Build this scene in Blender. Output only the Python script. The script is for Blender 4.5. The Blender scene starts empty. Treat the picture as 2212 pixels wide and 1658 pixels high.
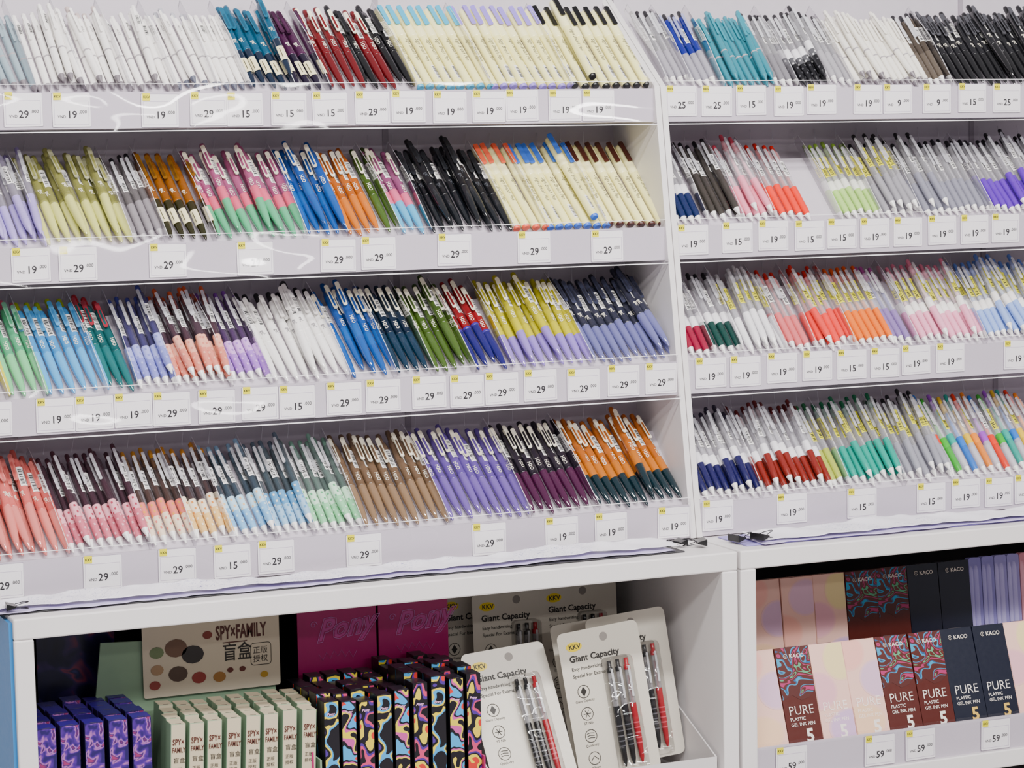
import bpy, bmesh, math, random
from mathutils import Vector, Matrix
random.seed(11)
scene = bpy.context.scene
COL = scene.collection

# ------------------------------------------------------------------ camera
F, CX, CY = 5000.0, 1106.0, 829.0
Nd = Vector((.02, 1, .095)).normalized()
Xc = Vector((11894, -713, 5000)); Xc -= Nd * Xc.dot(Nd); Xc.normalize()
Uc = -Nd
Yc = Uc.cross(Xc)
C = Vector((-.463, -2.515, 1.435))
def c2w(v): return Vector((v.dot(Xc), v.dot(Yc), v.dot(Uc)))
right, down, fwd = c2w(Vector((1,0,0))), c2w(Vector((0,1,0))), c2w(Vector((0,0,1)))
cam = bpy.data.cameras.new("camera"); camo = bpy.data.objects.new("camera", cam)
COL.objects.link(camo)
cam.sensor_width = 36; cam.lens = 36*F/2212; cam.clip_start = .05; cam.clip_end = 50
m = Matrix.Identity(4)
for i in range(3):
    m[i][0] = right[i]; m[i][1] = -down[i]; m[i][2] = -fwd[i]; m[i][3] = C[i]
camo.matrix_world = m
scene.camera = camo
def P(u, v, Y):
    d = c2w(Vector(((u-CX)/F, (v-CY)/F, 1)))
    t = (Y-C.y)/d.y
    return C + d*t
def XU(u, Y, Z):
    k = (u-CX)/F
    dy, dz = Y-C.y, Z-C.z
    return C.x - (dy*(Yc.x-k*Yc.z)+dz*(Uc.x-k*Uc.z))/(Xc.x-k*Xc.z)

# ------------------------------------------------------------------ materials
def lin(h):
    if not isinstance(h, str): return tuple(h)
    h = h.lstrip('#'); o = []
    for i in (0,2,4):
        c = int(h[i:i+2],16)/255
        o.append(c/12.92 if c <= .04045 else ((c+.055)/1.055)**2.4)
    return tuple(o)
MC = {}
def mat(h, rough=.4, alpha=1, metal=0, coat=0, name=None, noise=0):
    key = (h, rough, alpha, metal, coat, noise)
    if key in MC: return MC[key]
    M_ = bpy.data.materials.new(name or "paint_"+str(len(MC)))
    M_.use_nodes = True; nt = M_.node_tree; b = nt.nodes["Principled BSDF"]
    c = lin(h)
    b.inputs["Base Color"].default_value = (*c,1)
    b.inputs["Roughness"].default_value = rough
    b.inputs["Metallic"].default_value = metal
    b.inputs["Alpha"].default_value = alpha
    b.inputs["Coat Weight"].default_value = coat
    n = nt.nodes.new("ShaderNodeTexNoise"); n.inputs["Scale"].default_value = 12 if noise else 160
    tc = nt.nodes.new("ShaderNodeTexCoord"); nt.links.new(tc.outputs["Object"], n.inputs["Vector"])
    r = nt.nodes.new("ShaderNodeMapRange")
    r.inputs["To Min"].default_value = max(0,rough-.05); r.inputs["To Max"].default_value = rough+.05
    nt.links.new(n.outputs["Fac"], r.inputs["Value"]); nt.links.new(r.outputs["Result"], b.inputs["Roughness"])
    if noise:
        mx = nt.nodes.new("ShaderNodeMix"); mx.data_type='RGBA'
        mx.inputs[6].default_value = (*[x*(1-noise) for x in c],1); mx.inputs[7].default_value = (*c,1)
        nt.links.new(n.outputs["Fac"], mx.inputs[0]); nt.links.new(mx.outputs[2], b.inputs["Base Color"])
    MC[key] = M_
    return M_
def glass(name="clear_acrylic", tint=(.97,.96,.985), refl=.03, rough=.05, fres=.4, bump=0, scale=5):
    if name in MC: return MC[name]
    M_ = bpy.data.materials.new(name); M_.use_nodes=True; nt=M_.node_tree; nt.nodes.clear()
    o=nt.nodes.new("ShaderNodeOutputMaterial"); t=nt.nodes.new("ShaderNodeBsdfTransparent"); g=nt.nodes.new("ShaderNodeBsdfGlossy")
    t.inputs[0].default_value=(*tint,1); g.inputs["Roughness"].default_value=rough
    mx=nt.nodes.new("ShaderNodeMixShader"); lw=nt.nodes.new("ShaderNodeLayerWeight"); lw.inputs["Blend"].default_value=.25
    ad=nt.nodes.new("ShaderNodeMath"); ad.operation='MULTIPLY_ADD'; ad.inputs[1].default_value=fres; ad.inputs[2].default_value=refl
    nt.links.new(lw.outputs["Fresnel"],ad.inputs[0]); nt.links.new(ad.outputs[0],mx.inputs[0])
    if bump:
        tc=nt.nodes.new("ShaderNodeTexCoord"); mp=nt.nodes.new("ShaderNodeMapping"); mp.inputs["Scale"].default_value=(1,1,2.2)
        n=nt.nodes.new("ShaderNodeTexNoise"); n.inputs["Scale"].default_value=scale; n.inputs["Detail"].default_value=1; n.inputs["Distortion"].default_value=.3
        bp=nt.nodes.new("ShaderNodeBump"); bp.inputs["Strength"].default_value=1; bp.inputs["Distance"].default_value=bump
        nt.links.new(tc.outputs["Object"],mp.inputs[0]); nt.links.new(mp.outputs[0],n.inputs["Vector"])
        nt.links.new(n.outputs["Fac"],bp.inputs["Height"]); nt.links.new(bp.outputs[0],g.inputs["Normal"])
    nt.links.new(t.outputs[0],mx.inputs[1]); nt.links.new(g.outputs[0],mx.inputs[2]); nt.links.new(mx.outputs[0],o.inputs[0])
    MC[name]=M_; return M_
def pattern(name, stops, scale=30, distort=1.5, rough=.4, stretch=(1,1,1), interp='CONSTANT', seedv=0):
    if name in MC: return MC[name]
    M_=bpy.data.materials.new(name); M_.use_nodes=True; nt=M_.node_tree; b=nt.nodes["Principled BSDF"]
    b.inputs["Roughness"].default_value=rough
    tc=nt.nodes.new("ShaderNodeTexCoord"); mp=nt.nodes.new("ShaderNodeMapping")
    mp.inputs["Scale"].default_value=stretch; mp.inputs["Location"].default_value=(seedv,seedv*.7,seedv*1.3)
    n=nt.nodes.new("ShaderNodeTexNoise"); n.inputs["Scale"].default_value=scale; n.inputs["Distortion"].default_value=distort
    n.inputs["Detail"].default_value=1.0
    cr=nt.nodes.new("ShaderNodeValToRGB"); cr.color_ramp.interpolation=interp
    e=cr.color_ramp.elements
    while len(e)<len(stops): e.new(.5)
    for i,(p,c) in enumerate(stops):
        e[i].position=p; e[i].color=(*lin(c),1)
    nt.links.new(tc.outputs["Object"],mp.inputs[0]); nt.links.new(mp.outputs[0],n.inputs["Vector"])
    nt.links.new(n.outputs["Fac"],cr.inputs[0]); nt.links.new(cr.outputs[0],b.inputs["Base Color"])
    MC[name]=M_; return M_

# ------------------------------------------------------------------ mesh builder
TXT = {}
def text_geo(s, bold=0.0, align='LEFT', shear=0.0):
    k=(s,bold,align,shear)
    if k in TXT: return TXT[k]
    cu=bpy.data.curves.new("t",'FONT'); cu.body=s; cu.size=1; cu.offset=bold; cu.resolution_u=2; cu.align_x=align; cu.shear=shear
    ob=bpy.data.objects.new("t",cu); COL.objects.link(ob)
    dg=bpy.context.evaluated_depsgraph_get(); me=bpy.data.meshes.new_from_object(ob.evaluated_get(dg))
    vs=[v.co.copy() for v in me.vertices]; fs=[tuple(p.vertices) for p in me.polygons]
    bpy.data.objects.remove(ob); bpy.data.curves.remove(cu); bpy.data.meshes.remove(me)
    TXT[k]=(vs,fs); return TXT[k]
def rr(x0,x1,z0,z1,r,n=4):
    o=[]
    for cx,cz,a0 in ((x1-r,z0+r,-90),(x1-r,z1-r,0),(x0+r,z1-r,90),(x0+r,z0+r,180)):
        for i in range(n+1):
            a=math.radians(a0+90*i/n); o.append((cx+r*math.cos(a),cz+r*math.sin(a)))
    return o
class MB:
    def __init__(s): s.v=[]; s.f=[]; s.mi=[]; s.sm=[]; s.m=[]
    def mid(s,m):
        if m not in s.m: s.m.append(m)
        return s.m.index(m)
    def add(s,vs,fs,m,smooth=False,M=None):
        b=len(s.v); i=s.mid(m)
        for v in vs:
            v=Vector(v); s.v.append(M@v if M else v)
        for f in fs: s.f.append([b+k for k in f]); s.mi.append(i); s.sm.append(smooth)
    def box(s,x0,x1,y0,y1,z0,z1,m,M=None):
        vs=[(x,y,z) for z in (z0,z1) for y in (y0,y1) for x in (x0,x1)]
        s.add(vs,[(0,2,3,1),(4,5,7,6),(0,1,5,4),(2,6,7,3),(0,4,6,2),(1,3,7,5)],m,False,M)
    def prismx(s,poly,x0,x1,m,M=None):   # poly in (y,z)
        n=len(poly); vs=[(x0,y,z) for y,z in poly]+[(x1,y,z) for y,z in poly]
        fs=[tuple(range(n)),tuple(range(2*n-1,n-1,-1))]+[(i,i+n,(i+1)%n+n,(i+1)%n) for i in range(n)]
        s.add(vs,fs,m,False,M)
    def plate(s,poly,y0,y1,m,M=None):    # poly in (x,z)
        n=len(poly); vs=[(x,y0,z) for x,z in poly]+[(x,y1,z) for x,z in poly]
        fs=[tuple(range(n)),tuple(range(2*n-1,n-1,-1))]+[(i,i+n,(i+1)%n+n,(i+1)%n) for i in range(n)]
        s.add(vs,fs,m,False,M)
    def lathe(s,prof,m,seg=12,M=None,cap=True):
        vs=[];fs=[]
        for z,r in prof:
            for k in range(seg):
                a=2*math.pi*k/seg; vs.append((r*math.cos(a),r*math.sin(a),z))
        for i in range(len(prof)-1):
            for k in range(seg):
                a=i*seg+k; b=i*seg+(k+1)%seg; fs.append((a,b,b+seg,a+seg))
        s.add(vs,fs,m,True,M)
        if cap:
            L=(len(prof)-1)*seg
            s.add(vs[:seg],[tuple(range(seg-1,-1,-1))],m,False,M); s.add(vs[L:],[tuple(range(seg))],m,False,M)
    def arc(s,r,z0,z1,a0,a1,m,n=5):      # patch on cylinder, angle measured from -Y
        vs=[];fs=[]
        for i in range(n+1):
            a=math.radians(a0+(a1-a0)*i/n)
            for z in (z0,z1): vs.append((r*math.sin(a),-r*math.cos(a),z))
        for i in range(n): fs.append((2*i,2*i+2,2*i+3,2*i+1))
        s.add(vs,fs,m,True)
    def cyltext(s,t,size,r,z,m,a0=0,bold=0.0,shear=0.0):    # text running down the barrel
        vs,fs=text_geo(t,bold,'LEFT',shear)
        s.add([(r*math.sin(a0+v.y*size/r),-r*math.cos(a0+v.y*size/r),z-v.x*size) for v in vs],fs,m)
    def text(s,t,size,x,z,m,y=-.0003,bold=0.0,align='LEFT',M=None,rot=0,sx=1,shear=0.0):
        vs,fs=text_geo(t,bold,align,shear); c,q=math.cos(rot),math.sin(rot)
        s.add([(x+(v.x*sx*c-v.y*q)*size,y,z+(v.x*sx*q+v.y*c)*size) for v in vs],fs,m,False,M)
    def outline(s,t,size,x,z,m,r,y=-.0006,rot=0,shear=0.0,bold=0.0):   # outlined lettering
        vs,fs=text_geo(t,bold,'LEFT',shear); c,q=math.cos(rot),math.sin(rot)
        cnt={}
        for f in fs:
            for i in range(len(f)):
                e=tuple(sorted((f[i],f[(i+1)%len(f)]))); cnt[e]=cnt.get(e,0)+1
        for (a,b_),n in cnt.items():
            if n!=1: continue
            pp=[(x+(vs[k].x*c-vs[k].y*q)*size,y,z+(vs[k].x*q+vs[k].y*c)*size) for k in (a,b_)]
            if (Vector(pp[0])-Vector(pp[1])).length>1e-6: s.tube(pp,r,m,4)
    def tube(s,pts,r,m,seg=6,closed=False,M=None):
        pts=[Vector(p) for p in pts]; n=len(pts); vs=[];fs=[]
        for i,p in enumerate(pts):
            a=pts[i-1] if (i or closed) else p; b=pts[(i+1)%n] if (i<n-1 or closed) else p
            t=(b-a).normalized(); q=t.cross(Vector((.3,.2,1))).normalized(); w=t.cross(q)
            for k in range(seg):
                an=2*math.pi*k/seg; vs.append(p+(q*math.cos(an)+w*math.sin(an))*r)
        for i in range(n if closed else n-1):
            for k in range(seg):
                a=i*seg; b=((i+1)%n)*seg; fs.append((a+k,a+(k+1)%seg,b+(k+1)%seg,b+k))
        s.add(vs,fs,m,True,M)
    def mesh(s,name):
        me=bpy.data.meshes.new(name); me.from_pydata([tuple(v) for v in s.v],[],s.f)
        for m in s.m: me.materials.append(m)
        me.polygons.foreach_set("material_index",s.mi); me.polygons.foreach_set("use_smooth",s.sm)
        me.update(); return me
def link(name,mb,parent=None,label=None,cat=None,M=None,bevel=0,group=None,kind=None):
    me = mb.mesh(name) if isinstance(mb,MB) else mb
    o=bpy.data.objects.new(name,me); COL.objects.link(o)
    if M is not None: o.matrix_basis=M
    if parent: o.parent=parent
    if label: o["label"]=label
    if cat: o["category"]=cat
    if group: o["group"]=group
    if kind: o["kind"]=kind
    if bevel:
        b=o.modifiers.new("bevel",'BEVEL'); b.width=bevel; b.segments=2; b.limit_method='ANGLE'
    return o
def empty(name,label,cat,loc=(0,0,0),group=None,M=None):
    o=bpy.data.objects.new(name,None); COL.objects.link(o); o.empty_display_size=.05
    if M is not None: o.matrix_basis=M
    else: o.location=loc
    o["label"]=label; o["category"]=cat
    if group: o["group"]=group
    return o
def one(name,x0,x1,y0,y1,z0,z1,m,**k):
    b=MB(); b.box(x0,x1,y0,y1,z0,z1,m); return link(name,b,**k)

# ------------------------------------------------------------------ shell
white = mat('#e4e0e0',.45,noise=.05,name="white_enamel")
lilac = mat('#cdc5cf',.28,noise=.06,name="lilac_white_laminate")
board = mat('#c6bdc8',.5,noise=.10,name="mauve_back_board")
darkback = mat('#1e1b1c',.7,noise=.1,name="dark_cabinet_back")
acryl = glass("rail_acrylic",(.985,.98,.99),.012,.05,.32,bump=.012,scale=5)
acryl2 = glass("divider_acrylic",(.95,.94,.96),.07,.1)
acryl3 = glass("blister_plastic",(.975,.975,.975),.04,.06,.45,bump=.03,scale=16)
edge_highlight = mat('#faf8fa',.2)  # pale colour painting the highlight along the acrylic rail edges
one("wall_back",-1.2,3.2,.66,.72,0,2.8,mat('#d9d5d9',.8,noise=.05),kind="structure")
one("floor",-1.2,3.2,-4.2,.72,-.05,0,mat('#b9b4b2',.35,noise=.08),kind="structure")

# ------------------------------------------------------------------ cabinets
TOP=.95; SH=.65
for ci,x0 in enumerate((0,.902)):
    cab=empty("display_cabinet","white metal base cabinet with open shelf under a pen rack","cabinet",(x0,0,0),group="base cabinets")
    W=.898; t=.022
    pts=[("top_panel",0,W,0,.6,.926,TOP,white),("side_panel",0,t,.0,.6,.06,.926,white),("side_panel",W-t,W,.0,.6,.06,.926,white),
         ("back_panel",t,W-t,.585,.6,.06,.926,darkback),("inner_shelf",t,W-t,.004,.585,SH-.024,SH,white),
         ("lower_shelf",t,W-t,.004,.585,.3,.32,white),("bottom_panel",t,W-t,.004,.585,.06,.08,white),("plinth",.01,W-.01,.03,.59,0,.06,darkback)]
    for n,a,b_,c,d,e,f,mm in pts:
        one(n,a,b_,c,d,e,f,mm,parent=cab,bevel=.002)
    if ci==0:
        one("side_blue_light_tint",-.004,0,.006,.6,.06,.945,mat('#2f7fc0',.4),parent=cab,label="outer cabinet side with blue light tint painted in")  # bluish light on the white side panel, put into this sheet's colour

# ------------------------------------------------------------------ racks
ZL=[1.486,1.307,1.134,.9515]; YL=[.203,.1755,.146,.116]
AL=math.radians(46); sv=Vector((0,math.cos(AL),math.sin(AL))); nv=Vector((0,-math.sin(AL),math.cos(AL)))
FB=.014; FH=.036
racks=[]
for ri,x0 in enumerate((0,.900)):
    rk=empty("pen_rack","white four-tier pen rack with clear price rails","shelf rack",(x0,0,0),group="tiered pen racks")
    racks.append(rk); W=.899; t=.008
    prof=[(.112,.951),(.2,1.532),(.36,1.655),(.43,1.72),(.445,1.72),(.445,.951)]
    for a in (0,W-t):
        b=MB(); b.prismx(prof,a,a+t,white); link("side_panel",b,parent=rk,bevel=.0005)
    one("back_panel",t,W-t,.43,.445,.951,1.9,board,parent=rk)
    for row,(zl,yl) in enumerate(zip(ZL,YL)):
        b=MB(); fy,fz=yl+FB,zl+FH; e=.128
        b.prismx([(yl,zl),(yl,zl+.043),(yl+.003,zl+.043),(yl+.003,fz),(fy,fz),(fy+e*math.cos(AL),fz+e*math.sin(AL)),
                  (fy+e*math.cos(AL)+.004,fz+e*math.sin(AL)),(fy+e*math.cos(AL)+.004,zl+.006),(.43,zl+.006),(.43,zl)],t,W-t,lilac)
        link("shelf_tray",b,parent=rk)
        top=(ZL[row-1] if row else 1.9)-.0004
        by=yl+.150
        bm_=board if row else mat('#c8c0ca',.5,noise=.06)
        b=MB(); b.box(t,W-t,by,by+.003,zl+.0062,top,bm_); b.box(.56,.568,by-.0012,by,zl+.0062,top,mat('#9a909c',.4)); link("tier_back_board",b,parent=rk)
        b=MB(); wx=.03
        while wx<W-.03:
            z1=(top-.010) if row else zl+.200
            b.tube([(wx,by-.0015,z1),(wx-.004,by-.010,z1-.012),(wx-.009,by-.022,z1-.024)],.0005,mat('#e8e4ec',.2,metal=.2),4)
            wx+=.034
        link("wire_hook_row",b,parent=rk,kind="stuff",label="row of thin clear hooks on back board")
        b=MB(); b.prismx([(yl-.0105,zl-.003),(yl-.0030,zl+.052),(yl-.0018,zl+.052),(yl-.0093,zl-.003)],t,W-t,acryl)
        b.box(t,W-t,yl-.0093,yl-.0005,zl-.003,zl-.0018,acryl)
        b.box(t,W-t,yl-.0112,yl-.0092,zl-.0042,zl-.003,edge_highlight); b.box(t,W-t,yl-.0032,yl-.0016,zl+.052,zl+.0527,edge_highlight)
        link("price_rail_cover",b,parent=rk,label="clear acrylic price rail cover")

# ------------------------------------------------------------------ pens
CREAM='#f0e9d0'; BLK='#17171b'
def sticker_mesh(r,z0,z1,a0,col='#f4f2ee',bars=True):
    b=MB(); b.arc(r+.00015,z0,z1,a0,a0+115,mat(col,.4))
    if bars:
        k=z0+.002
        while k<z1-.003:
            w=random.choice((.0005,.0009,.0013)); b.arc(r+.0003,k,k+w,a0+12,a0+55,mat(BLK,.5)); k+=w+random.choice((.0006,.0012))
    b.arc(r+.0003,z0+.002,z1-.004,a0+70,a0+80,mat('#55525a',.5))
    b.arc(r+.0003,z0+.004,z1-.002,a0+88,a0+93,mat('#55525a',.5))
    return b.mesh("barcode_sticker")
def make_pen(k):
    ty=k['t']; out=[]
    if ty=='click':
        r=.0059; up,lo=k['up'],k['lo']
        b=MB(); mu=mat(up,.15,k.get('au',1),coat=.7)
        b.lathe([(.062,.0057),(.075,r),(.118,.0058),(.126,.0050),(.1275,.0040)],mu)
        b.cyltext(k.get('txt',"H2O"),.0065,r+.0002,.080,mat(k.get('tc','#f0ead8'),.4),-.2,bold=.01)
        root=b.mesh("pen_barrel")
        g=MB(); g.lathe([(0,.0010),(.003,.0021),(.010,.0036),(.022,.0050),(.042,.0058),(.058,.0059),(.062,.0057)],mat(lo,.08,k.get('al',1),coat=1))
        out.append(("grip",g.mesh("grip"),None))
        if k.get('mid'):
            g=MB(); g.lathe([(.046,.00595),(.066,.0061),(.0665,.0058)],mat(k['mid'],.2,coat=.5)); out.append(("collar",g.mesh("collar"),None))
        else:
            g=MB(); g.lathe([(.060,.0058),(.0605,.0061),(.063,.0061),(.0635,.0058)],mat(k.get('ring',up),.2)); out.append(("collar",g.mesh("collar"),None))
        g=MB(); g.lathe([(.1275,.0036),(.139,.0036),(.142,.003),(.143,.0015)],mat(k.get('btn',up),.3)); out.append(("push_button",g.mesh("push_button"),None))
        cl=mat(k.get('clip',CREAM),.3)
        g=MB(); g.plate(rr(-.0027,.0027,.094,.133,.0026),-.0098,-.0086,cl); g.box(-.0018,.0018,-.0087,-.0045,.121,.128,cl)
        g.plate(rr(-.0013,.0013,.098,.121,.0012),-.0100,-.0098,mat(k.get('slot',up),.4))
        g.box(-.0012,.0012,-.0087,-.0066,.0955,.0985,cl)
        out.append(("clip",g.mesh("clip"),None))
        if k.get('st',1): out.append(("barcode_sticker",sticker_mesh(r,.086,.114,12),'white barcode sticker'))
        if k.get('lab'):
            g=MB(); g.arc(.0060,.022,.046,-40,60,mat('#e8dfb4',.5)); g.arc(.0061,.026,.042,-10,0,mat('#55503a',.5)); out.append(("paper_label",g.mesh("paper_label"),'cream paper label'))
    elif ty=='clear':
        r=.0051
        b=MB(); b.lathe([(.060,.0050),(.062,r),(.122,r),(.127,.0045)],mat(k.get('up','#e6e4ea'),.06,k.get('au',.30),coat=.8)); root=b.mesh("pen_barrel")
        c2=k.get('c2'); g=MB(); lo=mat(k['lo'],.25,k.get('al',1),coat=.5)
        if c2:
            m2=mat(c2,.25,coat=.5); c3=mat(k.get('c3',k['lo']),.25,coat=.5)
            g.lathe([(.012,.0040),(.018,.0048),(.040,.0051)],lo); g.lathe([(.040,.0051),(.061,.0051)],m2,cap=False)
            for j in range(9):
                z=.016+j*.0048; a=(-60,10,50,-25,35,-50,0,60,-10)[j]
                g.arc(.0052,z,z+.0030,a,a+26,m2 if z<.038 else c3,3)
        else:
            pr=[(.012,.0041),(.018,.0048)]
            for i in range(5): pr+=[(.022+i*.004,.0051),(.0236+i*.004,.0051),(.0240+i*.004,.00495)]
            pr+=[(.044,.0051),(.061,.0051)]; g.lathe(pr,lo)
        out.append(("grip",g.mesh("grip"),None))
        g=MB(); g.lathe([(0,.0009),(.002,.0013),(.012,.0042)],mat(k.get('tip','#f2f0ee'),.25)); out.append(("tip",g.mesh("tip"),None))
        if k.get('band'):
            g=MB(); g.lathe([(.052,.0053),(.068,.0054),(.0685,.0050)],mat(k['band'],.3)); out.append(("collar",g.mesh("collar"),None))
        g=MB(); g.lathe([(.062,.0024),(.094,.0024),(.096,.0016),(.112,.0014)],mat(k.get('ink','#3a3844'),.3)); out.append(("ink_refill",g.mesh("ink_refill"),None))
        g=MB(); g.lathe([(.127,.0029),(.139,.0029),(.1405,.002)],mat(k.get('btn',BLK),.3)); g.lathe([(.114,.0036),(.127,.0040)],mat(k.get('btn',BLK),.3))
        out.append(("push_button",g.mesh("push_button"),None))
        cl=mat(k.get('clip','#dedee4'),.12,k.get('ac',.6))
        g=MB(); g.plate(rr(-.0019,.0019,.090,.130,.0018),-.0078,-.0068,cl); g.box(-.0014,.0014,-.0069,-.0035,.122,.127,cl); out.append(("clip",g.mesh("clip"),None))
        s_=k.get('st',WS)
        if s_==YS: out.append(("yellow_sticker",sticker_mesh(r,.076,.112,-20,s_),'yellow barcode sticker'))
        elif s_: out.append(("barcode_sticker",sticker_mesh(r,.080,.108,-5,s_),'white barcode sticker'))
    elif ty=='brush':
        r=.0058
        b=MB(); b.lathe([(.004,.0054),(.006,r),(.096,r)],mat(k.get('lo','#f6f0a8'),.25,coat=.5))
        b.cyltext("Sign Brush Pen",.0068,r+.0002,.086,mat('#4a463c',.5),-.1,shear=.4); root=b.mesh("pen_barrel")
        c=k['c']
        g=MB(); g.lathe([(0,.0040),(.0006,.0050),(.004,.0054)],mat(c,.3)); out.append(("end_plug",g.mesh("end_plug"),None))
        g=MB(); g.lathe([(.093,.0060),(.094,.0065),(.141,.0065),(.1435,.0058),(.145,.0035)],mat('#f8f3b8',.25,coat=.5)); out.append(("cap",g.mesh("cap"),None))
        g=MB(); g.plate(rr(-.0032,.0032,.110,.1455,.0016),-.0090,-.0078,mat(c,.25)); g.box(-.0028,.0028,-.0080,-.0050,.138,.145,mat(c,.25)); out.append(("clip",g.mesh("clip"),'coloured cap clip'))
        if k.get('st'): out.append(("barcode_sticker",sticker_mesh(r,.012,.036,5),'white barcode sticker'))
    else: # slim
        r=.0046
        b=MB(); b.lathe([(.010,.0040),(.028,.0045),(.058,r),(.114,r),(.120,.0040)],mat(k['up'],.25,k.get('au',1),coat=.4))
        b.lathe([(.053,.0047),(.0535,.0049),(.055,.0049),(.0555,.0047)],mat('#a8a2a6',.3),10)
        b.cyltext(k.get('txt',"gel 0.5"),.0040,r+.0002,.106,mat(k.get('tc','#6a6468'),.5),.2); root=b.mesh("pen_barrel")
        g=MB(); g.lathe([(0,.0008),(.003,.0018),(.010,.0040)],mat(k.get('tip','#7d767c'),.3)); out.append(("tip",g.mesh("tip"),None))
        g=MB(); g.lathe([(.120,.0028),(.131,.0030),(.1325,.002)],mat(k.get('btn',k['up']),.3)); out.append(("push_button",g.mesh("push_button"),None))
        cl=mat(k.get('clip',k['up']),.25)
        g=MB(); g.plate(rr(-.0016,.0016,.082,.124,.0015),-.0072,-.0063,cl); g.box(-.0012,.0012,-.0064,-.0035,.114,.120,cl); out.append(("clip",g.mesh("clip"),None))
        if k.get('st'): out.append(("barcode_sticker",sticker_mesh(r,.094,.114,5),'white barcode sticker'))
    return root,out
NAME={'click':'gel_pen','clear':'clear_barrel_pen','brush':'brush_pen','slim':'ballpoint_pen'}
PITCH={'click':.0122,'clear':.0107,'brush':.0134,'slim':.0096}
RAD={'click':.0059,'clear':.0052,'brush':.0065,'slim':.0046}
def C1(up,lo,d,**k): return dict(t='click',up=up,lo=lo,d=d,**k)
def CL(lo,d,**k): return dict(t='clear',lo=lo,d=d,**k)
def BR(c,d,**k): return dict(t='brush',c=c,d=d,**k)
def SL(up,d,**k): return dict(t='slim',up=up,d=d,**k)
WH='#f7f4f1'; YS='#e4de2a'; WS='#f8f6f4'
cream_lb=BR('#3ea8cc',"cream brush pen with light blue clip",st=1); cream_lv=BR('#9480d8',"cream brush pen with lavender clip",st=1)
cream_bk=BR('#101012',"cream brush pen with black clip",st=1); cream_co=BR('#ec6040',"cream brush pen with coral clip")
cream_bl=BR('#3268d0',"cream brush pen with blue clip",st=1); cream_br=BR('#441810',"cream brush pen with dark brown clip")
blueP=C1('#0c4490','#0e4e9c',"glossy blue click pen with cream clip",mid='#1258a6')
orangeP=C1('#a65410','#c66c18',"orange click pen with cream clip"); oliveP=C1('#364e16','#405a20',"olive green click pen with cream clip")
END=2292
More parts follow.
